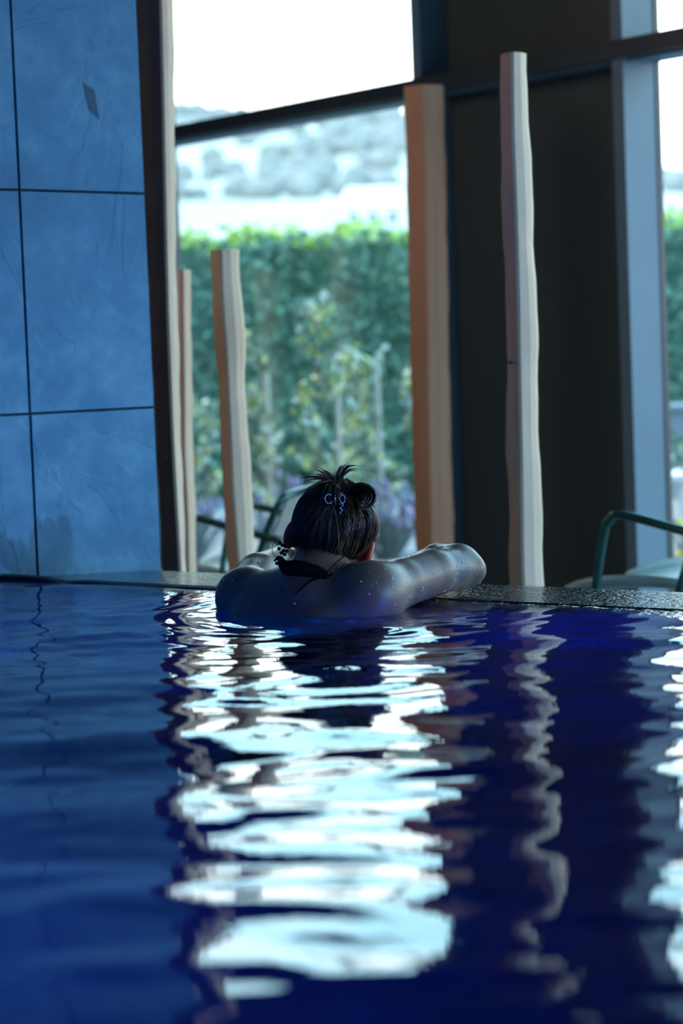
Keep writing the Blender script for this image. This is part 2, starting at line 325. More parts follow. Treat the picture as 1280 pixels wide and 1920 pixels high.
# the transom runs along the whole front, in front of the mullions' line
mb = MB(); fbox(mb, -3.0, 13.6, -DEP-.012, -.02, 1.352, 1.410); o = mb.build('trim_%d' % k, M_frame); tag(o, 'dark horizontal transom across the window front', kind='structure')
mb = MB(); fbox(mb, -3.0, 13.6, -.02, .05, 1.348, 1.414); mb.build('outer_frame', M_frame, o)
mb = MB(); fbox(mb, -3.0, 13.6, -DEP+.02, .02, 1.342, 1.352); mb.build('underside', M_metal, o)
mb = MB(); fbox(mb, -3.0, 13.6, -.06, .05, FLOOR-.1, FLOOR+.05); mb.build('sill', M_frame, o)
w = 1
for i in range(len(MU)-1):
    s0 = MU[i][0]+MW; s1 = MU[i+1][0]
    dark = (i == 2)
    for z0, z1 in ((FLOOR+.05, 1.348), (1.414, HEAD)):
        mb = MB()
        if dark: fbox(mb, s0, s1, -0.012, 0.03, z0, z1); o = mb.build('wall_panel', M_panel); tag(o, 'dark opaque panel in the window front', kind='structure')
        else:
            fbox(mb, s0, s1, 0.010, 0.022, z0, z1); o = mb.build('window_%d' % w, M_glass); tag(o, 'tall clear window pane', kind='structure'); w += 1
            if i == 1:
                pass

# ------------------------------------------------------------------ pool water surface
tt = np.concatenate([np.arange(-2.19, -1.6, .05), np.arange(-1.6, 3.6, .0105), np.arange(3.6, 4.19, .05)])
ww = np.concatenate([np.arange(-7.58, -4.4, .08), np.arange(-4.4, 0.0, .0095), [-0.004]])
T_, W_ = np.meshgrid(tt, ww, indexing='ij')
Xw = E0.x+ED.x*T_+EN.x*W_; Yw = E0.y+ED.y*T_+EN.y*W_
rs = np.random.RandomState(SEED); Z = np.zeros_like(Xw)
for i in range(70):
    lam = 0.07*(0.62/0.07)**rs.rand()
    th = rs.normal(math.pi/2+0.05, 0.5)        # travel direction, mostly towards / away from the edge
    kx, ky = math.cos(th)*2*math.pi/lam, math.sin(th)*2*math.pi/lam
    slope = 0.0125*(lam/0.25)**0.12
    Z += slope*lam/(2*math.pi)*np.sin(kx*Xw+ky*Yw+rs.rand()*6.28)
env = 0.78+0.22*np.sin(Xw*2.1+1.0)*np.cos(Yw*1.4)
Z *= env
Z *= np.clip((-W_)/0.12, 0.25, 1.0)
# small ring waves around the bather and the elbow
for (cx, cy, am) in ((-0.07, 4.40, 0.0011), (0.12, 4.42, 0.0008)):
    r_ = np.hypot(Xw-cx, Yw-cy); Z += am*np.sin(r_*2*math.pi/0.055)*np.exp(-np.abs(r_-0.28)/0.16)
Z = Z-0.001
nt_, nw_ = T_.shape
vs = np.stack([Xw, Yw, Z], -1).reshape(-1, 3)
ii = np.arange(nt_*nw_).reshape(nt_, nw_); q4 = np.stack([ii[:-1, :-1], ii[1:, :-1], ii[1:, 1:], ii[:-1, 1:]], -1).reshape(-1, 4)
def np_mesh(name, vs, quads, smooth=True):
    me = bpy.data.meshes.new(name); me.vertices.add(len(vs)); me.vertices.foreach_set('co', np.asarray(vs, dtype=np.float32).ravel())
    me.loops.add(quads.size); me.polygons.add(len(quads)); me.loops.foreach_set('vertex_index', quads.astype(np.int32).ravel())
    me.polygons.foreach_set('loop_start', np.arange(0, quads.size, 4, dtype=np.int32)); me.update(calc_edges=True)
    me.polygons.foreach_set('use_smooth', [smooth]*len(quads)); me.validate(); me.update(); return me
tag(link('pool_water', np_mesh('pool_water', vs, q4), M_water), 'rippled dark blue pool water', kind='structure')

# ------------------------------------------------------------------ timber posts
def post(name, Y, rows, label, m, depth, knots=(), ridge=0.0, cat='wooden post', z_end=FLOOR, round_=0.006, shade_mat=None):
    """rows: (z, left, corner, right) as seen face-on; the corner stands towards the hall"""
    rows = list(rows); z_, l_, c_, r_ = rows[-1]; dz = z_-z_end
    for k in range(1, 5): rows.append((z_-dz*k/4, l_+.002*math.sin(k*2.1), c_, r_+.003*math.sin(k*1.3)))
    zs = [r[0] for r in rows]; fine = []
    n = max(20, int((zs[0]-zs[-1])/0.04))
    for k in range(n+1):
        z = zs[0]-(zs[0]-zs[-1])*k/n
        v = [float(np.interp(z, zs[::-1], [r[j] for r in rows][::-1])) for j in (1, 2, 3)]
        if 0 < k: v[0] += 0.0012*math.sin(z*23+Y)+.0008*math.sin(z*51); v[2] += 0.0015*math.sin(z*17+2*Y)+.001*math.sin(z*43)
        fine.append((z, *v))
    base = Vector((rows[-1][2], Y, z_end)); mb = MB(base); vs = []; NV = 9
    for (z, l, c, r) in fine:
        wl = c-l; wr = r-c
        dl = depth*0.75; dr = depth
        ys = [(l, Y+dl), (l+wl*.5, Y+dl*.45), (c-round_*.6, Y+round_*.5), (c+round_*.6, Y+round_*.2), (c+wr*.55, Y+.012), (r-round_, Y+.03), (r, Y+.05), (r-.004, Y+.03+dr), (l+.01, Y+.03+dr)]
        vs += [(x, y, z) for x, y in ys]
    fs = [[i*NV+k, i*NV+(k+1) % NV, (i+1)*NV+(k+1) % NV, (i+1)*NV+k] for i in range(len(fine)-1) for k in range(NV)]
    fs += [list(range(NV)), [(len(fine)-1)*NV+k for k in range(NV)][::-1]]
    mb.add(vs, fs)
    if shade_mat:      # darker copy of the wood paints shade on the left and back
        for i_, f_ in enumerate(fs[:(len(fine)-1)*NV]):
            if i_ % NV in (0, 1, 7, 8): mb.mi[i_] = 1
    o = mb.build(name, [m, shade_mat] if shade_mat else m, loc=base); tag(o, label, cat)
    for (x, z, r) in knots:
        kb = MB(base); kb.ball((x, Y+.012, z), r, 10, 6, sc=(1.3, .6, .7)); kb.build('knot', M_knot, o, True)
    return o
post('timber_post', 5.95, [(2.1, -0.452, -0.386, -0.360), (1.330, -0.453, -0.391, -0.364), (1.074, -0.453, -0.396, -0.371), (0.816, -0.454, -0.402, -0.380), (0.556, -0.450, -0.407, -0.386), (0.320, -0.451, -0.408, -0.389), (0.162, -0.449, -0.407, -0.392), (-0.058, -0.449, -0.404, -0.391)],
     'tall timber post, shaded side coloured dark, beside the blue tiled wall, reaching out of view', M_oak, 0.05, shade_mat=M_oak_shade, knots=[(-0.43, 0.22, .006)])
sc_ = 6.75/7.2
post('timber_post', 6.75, [(0.5+(z-.5)*sc_, l*sc_, c_*sc_, r_*sc_) for z, l, c_, r_ in [(0.715, -0.460, -0.443, -0.421), (0.566, -0.465, -0.448, -0.426), (0.408, -0.471, -0.453, -0.433), (0.313, -0.475, -0.456, -0.433), (0.170, -0.476, -0.462, -0.436), (-0.006, -0.473, -0.460, -0.439), (-0.165, -0.478, -0.464, -0.443)]],
     'thin pale timber post half hidden behind the tall post', M_oak, 0.04)
post('timber_post', 6.3, [(0.737, -0.315, -0.286, -0.240), (0.635, -0.315, -0.288, -0.240), (0.552, -0.316, -0.286, -0.233), (0.469, -0.312, -0.282, -0.236), (0.386, -0.308, -0.282, -0.241), (0.303, -0.310, -0.281, -0.237), (0.205, -0.308, -0.281, -0.233), (0.108, -0.309, -0.281, -0.234), (-0.004, -0.307, -0.277, -0.233), (-0.091, -0.302, -0.274, -0.231)],
     'short pale live-edge timber post just left of the bather', M_oak, 0.05)
post('timber_post', 7.95, [(1.307, 0.258, 0.313, 0.388), (1.061, 0.256, 0.315, 0.385), (0.801, 0.252, 0.309, 0.383), (0.540, 0.248, 0.305, 0.377), (0.278, 0.244, 0.299, 0.373), (0.014, 0.243, 0.295, 0.371), (-0.180, 0.241, 0.293, 0.369)],
     'broad brown timber post between the window and the dark panel', M_brown, 0.06)
post('timber_post', 5.7, [(1.146, 0.414, 0.439, 0.476), (0.956, 0.408, 0.435, 0.476), (0.807, 0.405, 0.436, 0.481), (0.683, 0.406, 0.436, 0.479), (0.571, 0.407, 0.435, 0.481), (0.446, 0.407, 0.433, 0.481), (0.320, 0.399, 0.431, 0.477), (0.207, 0.396, 0.430, 0.474), (0.080, 0.399, 0.427, 0.479), (-0.059, 0.394, 0.424, 0.477), (-0.107, 0.394, 0.425, 0.476)],
     'tall pale live-edge timber post in front of the dark panel', M_oak, 0.045, knots=[(0.413, 0.424, .006)])

post('timber_post', 10.80, [(0.845, -2.19, -2.16, -2.10), (0.4, -2.20, -2.165, -2.11), (-0.1, -2.19, -2.16, -2.10)],
     'pale timber post out of direct sight, mirrored faintly in the left window pane', M_oak, 0.08)
post('timber_post', 10.45, [(1.03, -2.42, -2.37, -2.28), (0.4, -2.43, -2.37, -2.29), (-0.1, -2.42, -2.37, -2.28)],
     'taller pale timber post out of direct sight, mirrored faintly in the left window pane', M_oak, 0.10)

# ------------------------------------------------------------------ lounge chairs
def chair(ox, oy, oz, rz, sc, label, lf=1.0, Wd=0.56, bh=0.36, bx=.20):
    """front of seat at local x=0, chair runs towards +x; z=0 is the floor"""
    root = empty('lounge_chair', (ox, oy, oz)); root.rotation_euler = (0, 0, rz); root.scale = (1, 1, 1); tag(root, label, 'chair', 'lounge chairs behind the pool edge')
    H = 0.362*sc; AH = 0.565*sc
    mb = MB(); n = 14; vs = []
    for i in range(n+1):
        t = i/n; x = (-0.09+0.62*t)*lf; z = H+0.020-0.045*(1-t)**6*1.0-0.05*t+0.018*math.sin(t*3.1)
        for j in range(9):
            u = j/8-.5; y = u*Wd*0.94*(1-0.25*(1-t)**6); vs.append((x, y, z+0.03*(abs(u)*2)**3))
    fs = [[i*9+j, (i+1)*9+j, (i+1)*9+j+1, i*9+j+1] for i in range(n) for j in range(8)]
    mb.add(vs, fs); k = mb.build('seat', M_shell, root, True); md = k.modifiers.new('s', 'SOLIDIFY'); md.thickness = 0.022
    # backrest: frame and sling
    b0 = Vector((0.50*lf, 0, H-.03)); b1 = Vector((0.50*lf+bx, 0, H+bh))
    mb = MB()
    mb.tube(spline([b0+Vector((0, -Wd/2, 0)), b1+Vector((-.03, -Wd/2, -.05)), b1+Vector((0, -Wd/2+.06, 0)), b1+Vector((0, Wd/2-.06, 0)), b1+Vector((-.03, Wd/2, -.05)), b0+Vector((0, Wd/2, 0))], 6), 0.012, 8); mb.build('backrest_frame', M_green, root, True)
    mb = MB(); a_ = (b1-b0)
    mb.add([b0+Vector((0, -Wd/2+.01, 0)), b0+Vector((0, Wd/2-.01, 0)), b1+Vector((0, Wd/2-.03, 0)), b1+Vector((0, -Wd/2+.03, 0))]+[p+Vector((.008, 0, -.004)) for p in (b0+Vector((0, -Wd/2+.01, 0)), b0+Vector((0, Wd/2-.01, 0)), b1+Vector((0, Wd/2-.03, 0)), b1+Vector((0, -Wd/2+.03, 0)))], [[0, 1, 2, 3], [7, 6, 5, 4], [0, 4, 5, 1], [1, 5, 6, 2], [2, 6, 7, 3], [3, 7, 4, 0]]); mb.build('backrest', M_sling, root)
    for sy in (-1, 1):
        y = sy*(Wd/2+.012)
        mb = MB(); mb.tube(spline([(0.02, y, 0.008), (0.035, y, H*.6), (0.05, y, H+.02), (0.075, y, AH-.05), (0.095, y, AH-.012), (0.13, y, AH), (0.13+.17*lf, y, AH-.04*lf), (0.13+.35*lf, y, AH-.085*lf), (0.13+.49*lf, y, AH-.12*lf)], 6), 0.0125, 8); mb.build('armrest', M_green, root, True)
        mb = MB(); mb.tube([(0.13+.20*lf, y, AH-.045*lf), (0.13+.14*lf, y, H-.02), (0.13+.09*lf, y, H*.5), (0.13+.06*lf, y, 0.008)], 0.010, 8); mb.build('leg', M_green, root, True)
        mb = MB(); mb.tube([(0.13+.47*lf, y, AH-.115*lf), (0.13+.53*lf, y, H*.5), (0.13+.57*lf, y, 0.008)], 0.010, 8); mb.build('leg', M_green, root, True)
    return root
chair(0.765, 6.51, FLOOR, math.radians(-32), 1.0, 'green steel armchair with pale seat at the right, before the dark panel')
chair(-0.478, 7.53, FLOOR, math.radians(-25), 0.925, 'green steel armchair seen between the short post and the bather', 0.6, 0.40, 0.25, 0.13)

# ------------------------------------------------------------------ the bather
class Field:
    def __init__(s, lo, hi, h):
        s.lo = np.array(lo, float); s.h = h; s.n = (np.ceil((np.array(hi)-s.lo)/h)+1).astype(int); s.f = np.full(s.n, 0.2, np.float32)
    def _sub(s, a, b):
        i0 = np.maximum(0, np.floor((a-s.lo)/s.h).astype(int)); i1 = np.minimum(s.n, np.ceil((b-s.lo)/s.h).astype(int)+1)
        ax = [s.lo[k]+np.arange(i0[k], i1[k])*s.h for k in range(3)]
        X, Y, Z = np.meshgrid(*ax, indexing='ij', sparse=True); return tuple(slice(i0[k], i1[k]) for k in range(3)), X, Y, Z
    def _mix(s, sl, d, k):
        c = s.f[sl]
        if k <= 0: s.f[sl] = np.minimum(c, d)
        else:
            hh = np.maximum(k-np.abs(c-d), 0)/k; s.f[sl] = np.minimum(c, d)-hh*hh*k*0.25
    def cone(s, p, q, r1, r2, k=0.02):
        p = np.array(p, float); q = np.array(q, float); m = max(r1, r2)+k+2*s.h
        sl, X, Y, Z = s._sub(np.minimum(p, q)-m, np.maximum(p, q)+m); v = q-p; L = max(float(v@v), 1e-9)
        t = np.clip(((X-p[0])*v[0]+(Y-p[1])*v[1]+(Z-p[2])*v[2])/L, 0, 1)
        d = np.sqrt((X-p[0]-v[0]*t)**2+(Y-p[1]-v[1]*t)**2+(Z-p[2]-v[2]*t)**2)-(r1+(r2-r1)*t); s._mix(sl, d.astype(np.float32), k)
    def chain(s, pts, rad, k=0.02):
        P = np.array([list(p) for p in pts], float); m = max(rad)+k+2*s.h
        sl, X, Y, Z = s._sub(P.min(0)-m, P.max(0)+m); D = None
        for i in range(len(P)-1):
            p = P[i]; v = P[i+1]-p; L = max(float(v@v), 1e-9)
            t = np.clip(((X-p[0])*v[0]+(Y-p[1])*v[1]+(Z-p[2])*v[2])/L, 0, 1)
            d = np.sqrt((X-p[0]-v[0]*t)**2+(Y-p[1]-v[1]*t)**2+(Z-p[2]-v[2]*t)**2)-(rad[i]+(rad[i+1]-rad[i])*t)
            if D is None: D = d
            else: hh = np.maximum(.008-np.abs(D-d), 0)/.008; D = np.minimum(D, d)-hh*hh*.002
        s._mix(sl, D.astype(np.float32), k)
    def ell(s, c, r, axes=None, k=0.02, cut=False):
        c = np.array(c, float); A = np.array(axes if axes is not None else np.eye(3), float); m = max(r)+k+2*s.h
        sl, X, Y, Z = s._sub(c-m, c+m); dx, dy, dz = X-c[0], Y-c[1], Z-c[2]
        a = [A[i][0]*dx+A[i][1]*dy+A[i][2]*dz for i in range(3)]
        k0 = np.sqrt((a[0]/r[0])**2+(a[1]/r[1])**2+(a[2]/r[2])**2); k1 = np.sqrt((a[0]/r[0]**2)**2+(a[1]/r[1]**2)**2+(a[2]/r[2]**2)**2)+1e-6
        d = (k0*(k0-1)/k1).astype(np.float32)
        if cut:
            cc = s.f[sl]; hh = np.maximum(k-np.abs(cc+d), 0)/max(k, 1e-6); s.f[sl] = np.maximum(cc, -d)+hh*hh*k*0.25
        else: s._mix(sl, d, k)
    def mesh(s, name, off=(0, 0, 0)):
        f = s.f; ins = f < 0
        c = [ins[i:ins.shape[0]-1+i, j:ins.shape[1]-1+j, k:ins.shape[2]-1+k] for i in (0, 1) for j in (0, 1) for k in (0, 1)]
        cnt = sum(x.astype(np.int8) for x in c); act = (cnt > 0) & (cnt < 8); idx = np.argwhere(act); vid = np.full(act.shape, -1, np.int64); vid[act] = np.arange(len(idx))
        acc = np.zeros((len(idx), 3)); num = np.zeros(len(idx)); I = idx
        cor = [(i, j, k) for i in (0, 1) for j in (0, 1) for k in (0, 1)]
        for a in cor:
            for ax in range(3):
                if a[ax]: continue
                b = list(a); b[ax] = 1; fa = f[I[:, 0]+a[0], I[:, 1]+a[1], I[:, 2]+a[2]]; fb = f[I[:, 0]+b[0], I[:, 1]+b[1], I[:, 2]+b[2]]
                m = (fa < 0) != (fb < 0); t = np.where(m, fa/(fa-fb+1e-12), 0); p = np.array(a, float)[None, :].repeat(len(I), 0); p[:, ax] += t
                acc += np.where(m[:, None], p, 0); num += m
        V = s.lo+(I+acc/num[:, None])*s.h-np.array(off); Q = []
        for ax in range(3):
            b, c2 = [(1, 2), (2, 0), (0, 1)][ax]
            sl0 = [slice(None)]*3; sl1 = [slice(None)]*3; sl0[ax] = slice(0, -1); sl1[ax] = slice(1, None)
            a0 = ins[tuple(sl0)]; a1 = ins[tuple(sl1)]; e = np.argwhere(a0 != a1)
            e = e[(e[:, b] > 0) & (e[:, c2] > 0) & (e[:, b] < ins.shape[b]-1) & (e[:, c2] < ins.shape[c2]-1)]
            def g(db, dc): k_ = e.copy(); k_[:, b] -= db; k_[:, c2] -= dc; return vid[k_[:, 0], k_[:, 1], k_[:, 2]]
            qd = np.stack([g(1, 1), g(0, 1), g(0, 0), g(1, 0)], -1); fl = ~a0[e[:, 0], e[:, 1], e[:, 2]]; qd[fl] = qd[fl][:, ::-1]; Q.append(qd)
        Q = np.concatenate(Q); Q = Q[(Q >= 0).all(1)]
        return np_mesh(name, V, Q)

ROOT = Vector((-0.13, 4.36, PF))
F = Field((-0.46, 4.02, PF-.01), (0.36, 5.02, 0.33), 0.0046)
def pt(base, e=0.0, n=0.0, z=0.0): return base+ED*e+EN*n+Vector((0, 0, z))
mid = Vector((-0.068, 4.452, 0)); AX = [list(ED), list(EN), [0, 0, 1]]
# trunk
F.ell(pt(mid, 0, -.005, -.13), (0.158, 0.098, 0.18), AX, 0.03)
F.ell(pt(mid, 0, -.015, -.005), (0.150, 0.060, 0.058), AX, 0.05)
F.ell(pt(mid, 0, -.055, -.31), (0.125, 0.088, 0.15), AX, 0.05)
F.ell(pt(mid, 0, -.095, -.49), (0.165, 0.112, 0.135), AX, 0.06)
for sgn in (-1, 1):
    F.ell(pt(mid, sgn*.075, -.045, -.06), (0.07, 0.055, 0.08), AX, 0.03)      # shoulder blades
    F.ell(pt(mid, sgn*.07, .07, -.17), (0.062, 0.055, 0.06), AX, 0.03)        # breasts
    F.ell(pt(mid, sgn*.07, -.165, -.53), (0.075, 0.07, 0.08), AX, 0.04)       # buttocks
    hip = pt(mid, sgn*.085, -.10, -.56); knee = pt(mid, sgn*.09, -.04, -.92); ank = pt(mid, sgn*.10, -.11, PF+.075)
    F.chain([hip, knee], [.085, .052], .04); F.chain([knee, pt(knee, 0, -.05, -.14), ank], [.050, .050, .030], .02)
    F.chain([ank, pt(ank, 0, .05, -.045), pt(ank, 0, .15, -.058)], [.030, .028, .016], .015)
# neck, trapezius
C7 = Vector((-0.055, 4.425, 0.035)); HC = Vector((-0.015, 4.535, 0.132))
hu = Vector((0.33, 0.42, 0.84)).normalized(); hf = Vector((0.10, 0.90, -0.46)); hf = (hf-hu*hf.dot(hu)).normalized(); hs = hf.cross(hu)   # hs: to the bather's right
def hp(s_, f_, u_): return HC+hs*s_+hf*f_+hu*u_
HA = [list(hs), list(hf), list(hu)]
lsh = Vector((-0.185, 4.550, 0.015)); rsh = Vector((0.050, 4.370, 0.032))
F.chain([C7, HC-hu*.055-hf*.02], [.056, .050], .035)
F.chain([lsh, C7+Vector((-.02, .01, -.01))], [.048, .045], .05); F.chain([rsh, C7+Vector((.03, -.005, -.01))], [.042, .045], .05)
# skull and face
F.ell(HC, (0.071, 0.090, 0.082), HA, 0.01)
F.ell(hp(0, .030, -.050), (0.056, 0.066, 0.062), HA, 0.03)
F.ell(hp(0, .070, -.098), (0.024, 0.022, 0.018), HA, 0.025)
F.cone(hp(0, .086, -.010), hp(0, .108, -.046), .007, .011, .012)
F.ell(hp(0, .087, -.075), (0.022, 0.011, 0.009), HA, 0.006)
for sg in (-1, 1):
    F.ell(hp(sg*.030, .083, -.014), (0.015, 0.008, 0.008), HA, 0.004, cut=True); F.ell(hp(sg*.030, .077, -.014), (0.013, 0.010, 0.010), HA, 0.004)
    F.ell(hp(sg*.076, -.008, -.028), (0.007, 0.020, 0.030), [list((hs*math.cos(.5)+hf*sg*math.sin(.5))), list((-hs*sg*math.sin(.5)+hf*math.cos(.5))), list(hu)], 0.006)
# right arm: upper arm out to the elbow on the slab, forearm folded back
relb = Vector((0.226, 4.602, 0.050)); rw = Vector((0.085, 4.800, 0.026))
F.ell(rsh+Vector((-.004, .004, -.006)), (.050, .050, .048), None, .05)
F.chain([rsh, rsh.lerp(relb, .3)+Vector((0, 0, .004)), rsh.lerp(relb, .65)+Vector((0, 0, .007)), relb], [.045, .045, .044, .039], .04)
F.cone(relb, relb+Vector((.024, -.002, -.006)), .036, .020, .02)
F.chain([relb+Vector((-.012, .008, .006)), relb.lerp(rw, .3)+Vector((0, .01, .012)), relb.lerp(rw, .75), rw], [.040, .037, .027, .022], .014)
# left arm: forward over the slab
lelb = Vector((-0.125, 4.845, 0.046)); lw = Vector((0.055, 4.705, 0.036))
F.ell(lsh, (.053, .053, .050), None, .03)
F.chain([lsh, lsh.lerp(lelb, .5)+Vector((-.012, 0, .012)), lelb], [.047, .042, .038], .025)
F.chain([lelb, lelb.lerp(lw, .35), lw], [.036, .034, .021], .012)
def hand(w, d, nrm, thumb_side, curl=0.25):
    d = d.normalized(); nrm = (nrm-d*nrm.dot(d)).normalized(); s_ = d.cross(nrm)*thumb_side
    F.ell(w+d*.045, (.045, .036, .014), [list(d), list(s_), list(nrm)], .012)
    for i, (o_, L) in enumerate(((.027, .068), (.009, .076), (-.009, .070), (-.026, .056))):
        p = w+d*.078+s_*o_; q_ = p+(d*math.cos(curl)-nrm*math.sin(curl))*L*.45+s_*o_*.15; r_ = q_+(d*math.cos(curl*2.2)-nrm*math.sin(curl*2.2))*L*.33; t_ = r_+(d*math.cos(curl*3.2)-nrm*math.sin(curl*3.2))*L*.24
        F.chain([p, q_, r_, t_], [.0092, .0085, .0078, .0068], .0035)
    p = w+d*.022+s_*.026; F.chain([p, p+(d*.55+s_*.75)*.034, p+(d*.85+s_*.75)*.058], [.012, .0098, .0080], .006)
hand(rw, Vector((-0.75, 0.62, -.02)), Vector((0, 0, 1)), 1, 0.10)
hand(lw, Vector((0.80, -0.40, 0.26)), Vector((-.1, 0.1, 1)), -1, 0.16)

person = empty('person', ROOT)
tag(person, 'person seen from behind leaning on the pool edge with folded arms and hair clipped up', 'person')
body_me = F.mesh('body', ROOT); body = link('body', body_me, M_skin, person)
for _ in range(1):
    md = body.modifiers.new('smooth', 'SMOOTH'); md.factor = 0.5; md.iterations = 2
bv = [Vector(v.co) for v in body_me.vertices]; BV = BVHTree.FromPolygons(bv, [tuple(p.vertices) for p in body_me.polygons])
def snap(p, off=0.0):
    l, n, i, d = BV.find_nearest(Vector(p)-ROOT); return (l+n*off)+ROOT, n
# skin colouring: ears reddened to imitate light glowing through them, flower tattoo on the upper arm, fine pores
q = SKINQ; nz = q.noise(14, 4); base = q.ramp(nz, [(0.3, (0.115, 0.073, 0.060)), (0.7, (0.155, 0.098, 0.08))])
for sg in (-1, 1):
    c = hp(sg*.078, -.008, -.028)-ROOT; v, mk = sphere_mask(tuple(c), 0.022, 0.036)
    mx = q.n('MixRGB'); mx.inputs[2].default_value = (0.62, 0.10, 0.08, 1); q.l(mk, mx.inputs[0]); q.l(base, mx.inputs[1]); base = mx.outputs[0]
tp, tn = snap((0.213, 4.54, 0.052)); tcn = tp-ROOT
v, mk = sphere_mask(tuple(tcn), 0.018, 0.028)
sub = q.n('VectorMath', operation='SUBTRACT'); sub.inputs[1].default_value = tuple(tcn); q.l(tcx.outputs['Object'], sub.inputs[0])
sp = q.n('SeparateXYZ'); q.l(sub.outputs[0], sp.inputs[0]); at = q.n('Math', operation='ARCTAN2'); q.l(sp.outputs['Z'], at.inputs[0]); q.l(sp.outputs['X'], at.inputs[1])
ml = q.n('Math', operation='MULTIPLY', i_1=13.0); q.l(at.outputs[0], ml.inputs[0])
r_ = q.n('Math', operation='MULTIPLY_ADD', i_1=260.0); q.l(v.outputs['Value'], r_.inputs[0]); q.l(ml.outputs[0], r_.inputs[2])
si = q.n('Math', operation='SINE'); q.l(r_.outputs[0], si.inputs[0]); mr = q.n('MapRange', i_1=-.3, i_2=.5, i_3=0.55, i_4=1.0); q.l(si.outputs[0], mr.inputs[0])
mm = q.n('Math', operation='MULTIPLY'); q.l(mk, mm.inputs[0]); q.l(mr.outputs[0], mm.inputs[1])
mx = q.n('MixRGB'); mx.inputs[2].default_value = (0.004, 0.05, 0.085, 1); q.l(mm.outputs[0], mx.inputs[0]); q.l(base, mx.inputs[1]); q.base(mx.outputs[0])
pz = q.noise(300, 2); q.bump(pz, 0.18, 0.001)

# black swimsuit: fabric over the submerged trunk, a knotted strap round the neck
bm = bmesh.new(); bm.from_mesh(body_me); bm.normal_update()
kill = []
for f_ in bm.faces:
    c = f_.calc_center_median()+ROOT; w_ = (c-mid).dot(EN); e_ = abs((c-mid).dot(ED)); z = c.z
    ok = (-0.60 < z < -0.07-0.16*max(0, min(1, (0.06-w_)/.1))) and e_ < 0.17-0.04*max(0, (z+.2)/.1)
    if z < -.5 and e_ > .02+(z+.60)*1.6: ok = False
    if not ok: kill.append(f_)
bmesh.ops.delete(bm, geom=kill, context='FACES')
for v_ in bm.verts: v_.co += v_.normal*0.003
sm = bpy.data.meshes.new('swimsuit'); bm.to_mesh(sm); bm.free(); link('swimsuit', sm, M_strap, person)
mb = MB(ROOT); pp = [snap(p, .006)[0] for p in spline([(-0.125, 4.46, 0.105), (-0.118, 4.40, 0.098), (-0.095, 4.37, 0.100), (-0.070, 4.36, 0.094), (-0.048, 4.36, 0.084), (-0.032, 4.365, 0.070)], 5)]
mb.tube(pp, [.0075+.0085*math.sin(math.pi*min(1, (i+3)/(len(pp)+1))) for i in range(len(pp))], 10, flat=.55)
pp2 = [p+Vector((0.001, -.003, -.006)) for p in pp]; mb.tube(pp2[3:], .004, 6)
k0 = pp[0]
for a_ in range(6): mb.ball(k0+Vector((R.uniform(-.008, .004), R.uniform(-.008, .004), R.uniform(-.004, .012))), .006, 6, 4, sc=(1.2, .8, .7))
mb.tube([k0, k0+Vector((-.006, -.004, .010)), k0+Vector((-.012, -.002, .003))], .0025, 5)
ke = pp[-1]; mb.tube([ke, ke+Vector((.006, -.003, -.004)), ke+Vector((.012, -.003, .001))], .003, 5); mb.tube([ke, ke+Vector((-.012, -.004, -.006)), ke+Vector((-.03, -.003, -.012)), snap((-.10, 4.34, .045), .002)[0]], [.003, .0025, .002, .001], 5)
tag(mb.build('neck_strap', M_strap, person, True), 'knotted black halter strap')
mb = MB(ROOT); mb.tube(spline([ke, ke+Vector((.018, .006, .018)), ke+Vector((.045, .03, .036))], 5), .0011, 5); tag(mb.build('cord', M_strap, person, True), 'thin black cord')

# hair ---------------------------------------------------------------
HF = Field(HC-Vector((.13, .14, .13)), HC+Vector((.14, .14, .15)), 0.0035)
HF.ell(hp(0, -.012, .012), (0.077, 0.094, 0.083), HA, .01)
HF.ell(hp(0, -.045, -.020), (0.064, 0.060, 0.062), HA, .02)
HF.ell(hp(0, .075, -.085), (0.062, 0.085, 0.085), HA, .006, cut=True)         # open face
HF.ell(hp(0.0, -.015, -.105), (0.10, 0.09, 0.035), HA, .01, cut=True)          # open nape
bun = hp(-.004, -.074, .040)
HF.ell(bun+hs*.012, (0.036, 0.032, 0.036), HA, .02); HF.ell(bun+hs*.038-hu*.002, (0.022, 0.022, 0.024), HA, .01)
HF.ell(Vector((.034, 4.470, .203)), (.019, .013, .017), None, .012)
HF.chain([bun+hs*.03+hu*.0, bun+hs*.045-hu*.05-hf*.012, bun+hs*.030-hu*.10-hf*.002], [.020, .022, .010], .015)
hair = link('hair', HF.mesh('hair', ROOT), M_hair, person); tag(hair, 'dark wet hair twisted up on the head')
hb = MB(ROOT); hv = HF
HAIRBV = BVHTree.FromPolygons([v.co.copy() for v in hair.data.vertices], [tuple(p.vertices) for p in hair.data.polygons])
def hsnap(p, off):
    l, n, i, d = HAIRBV.find_nearest(Vector(p)-ROOT); return (l+n*off)+ROOT
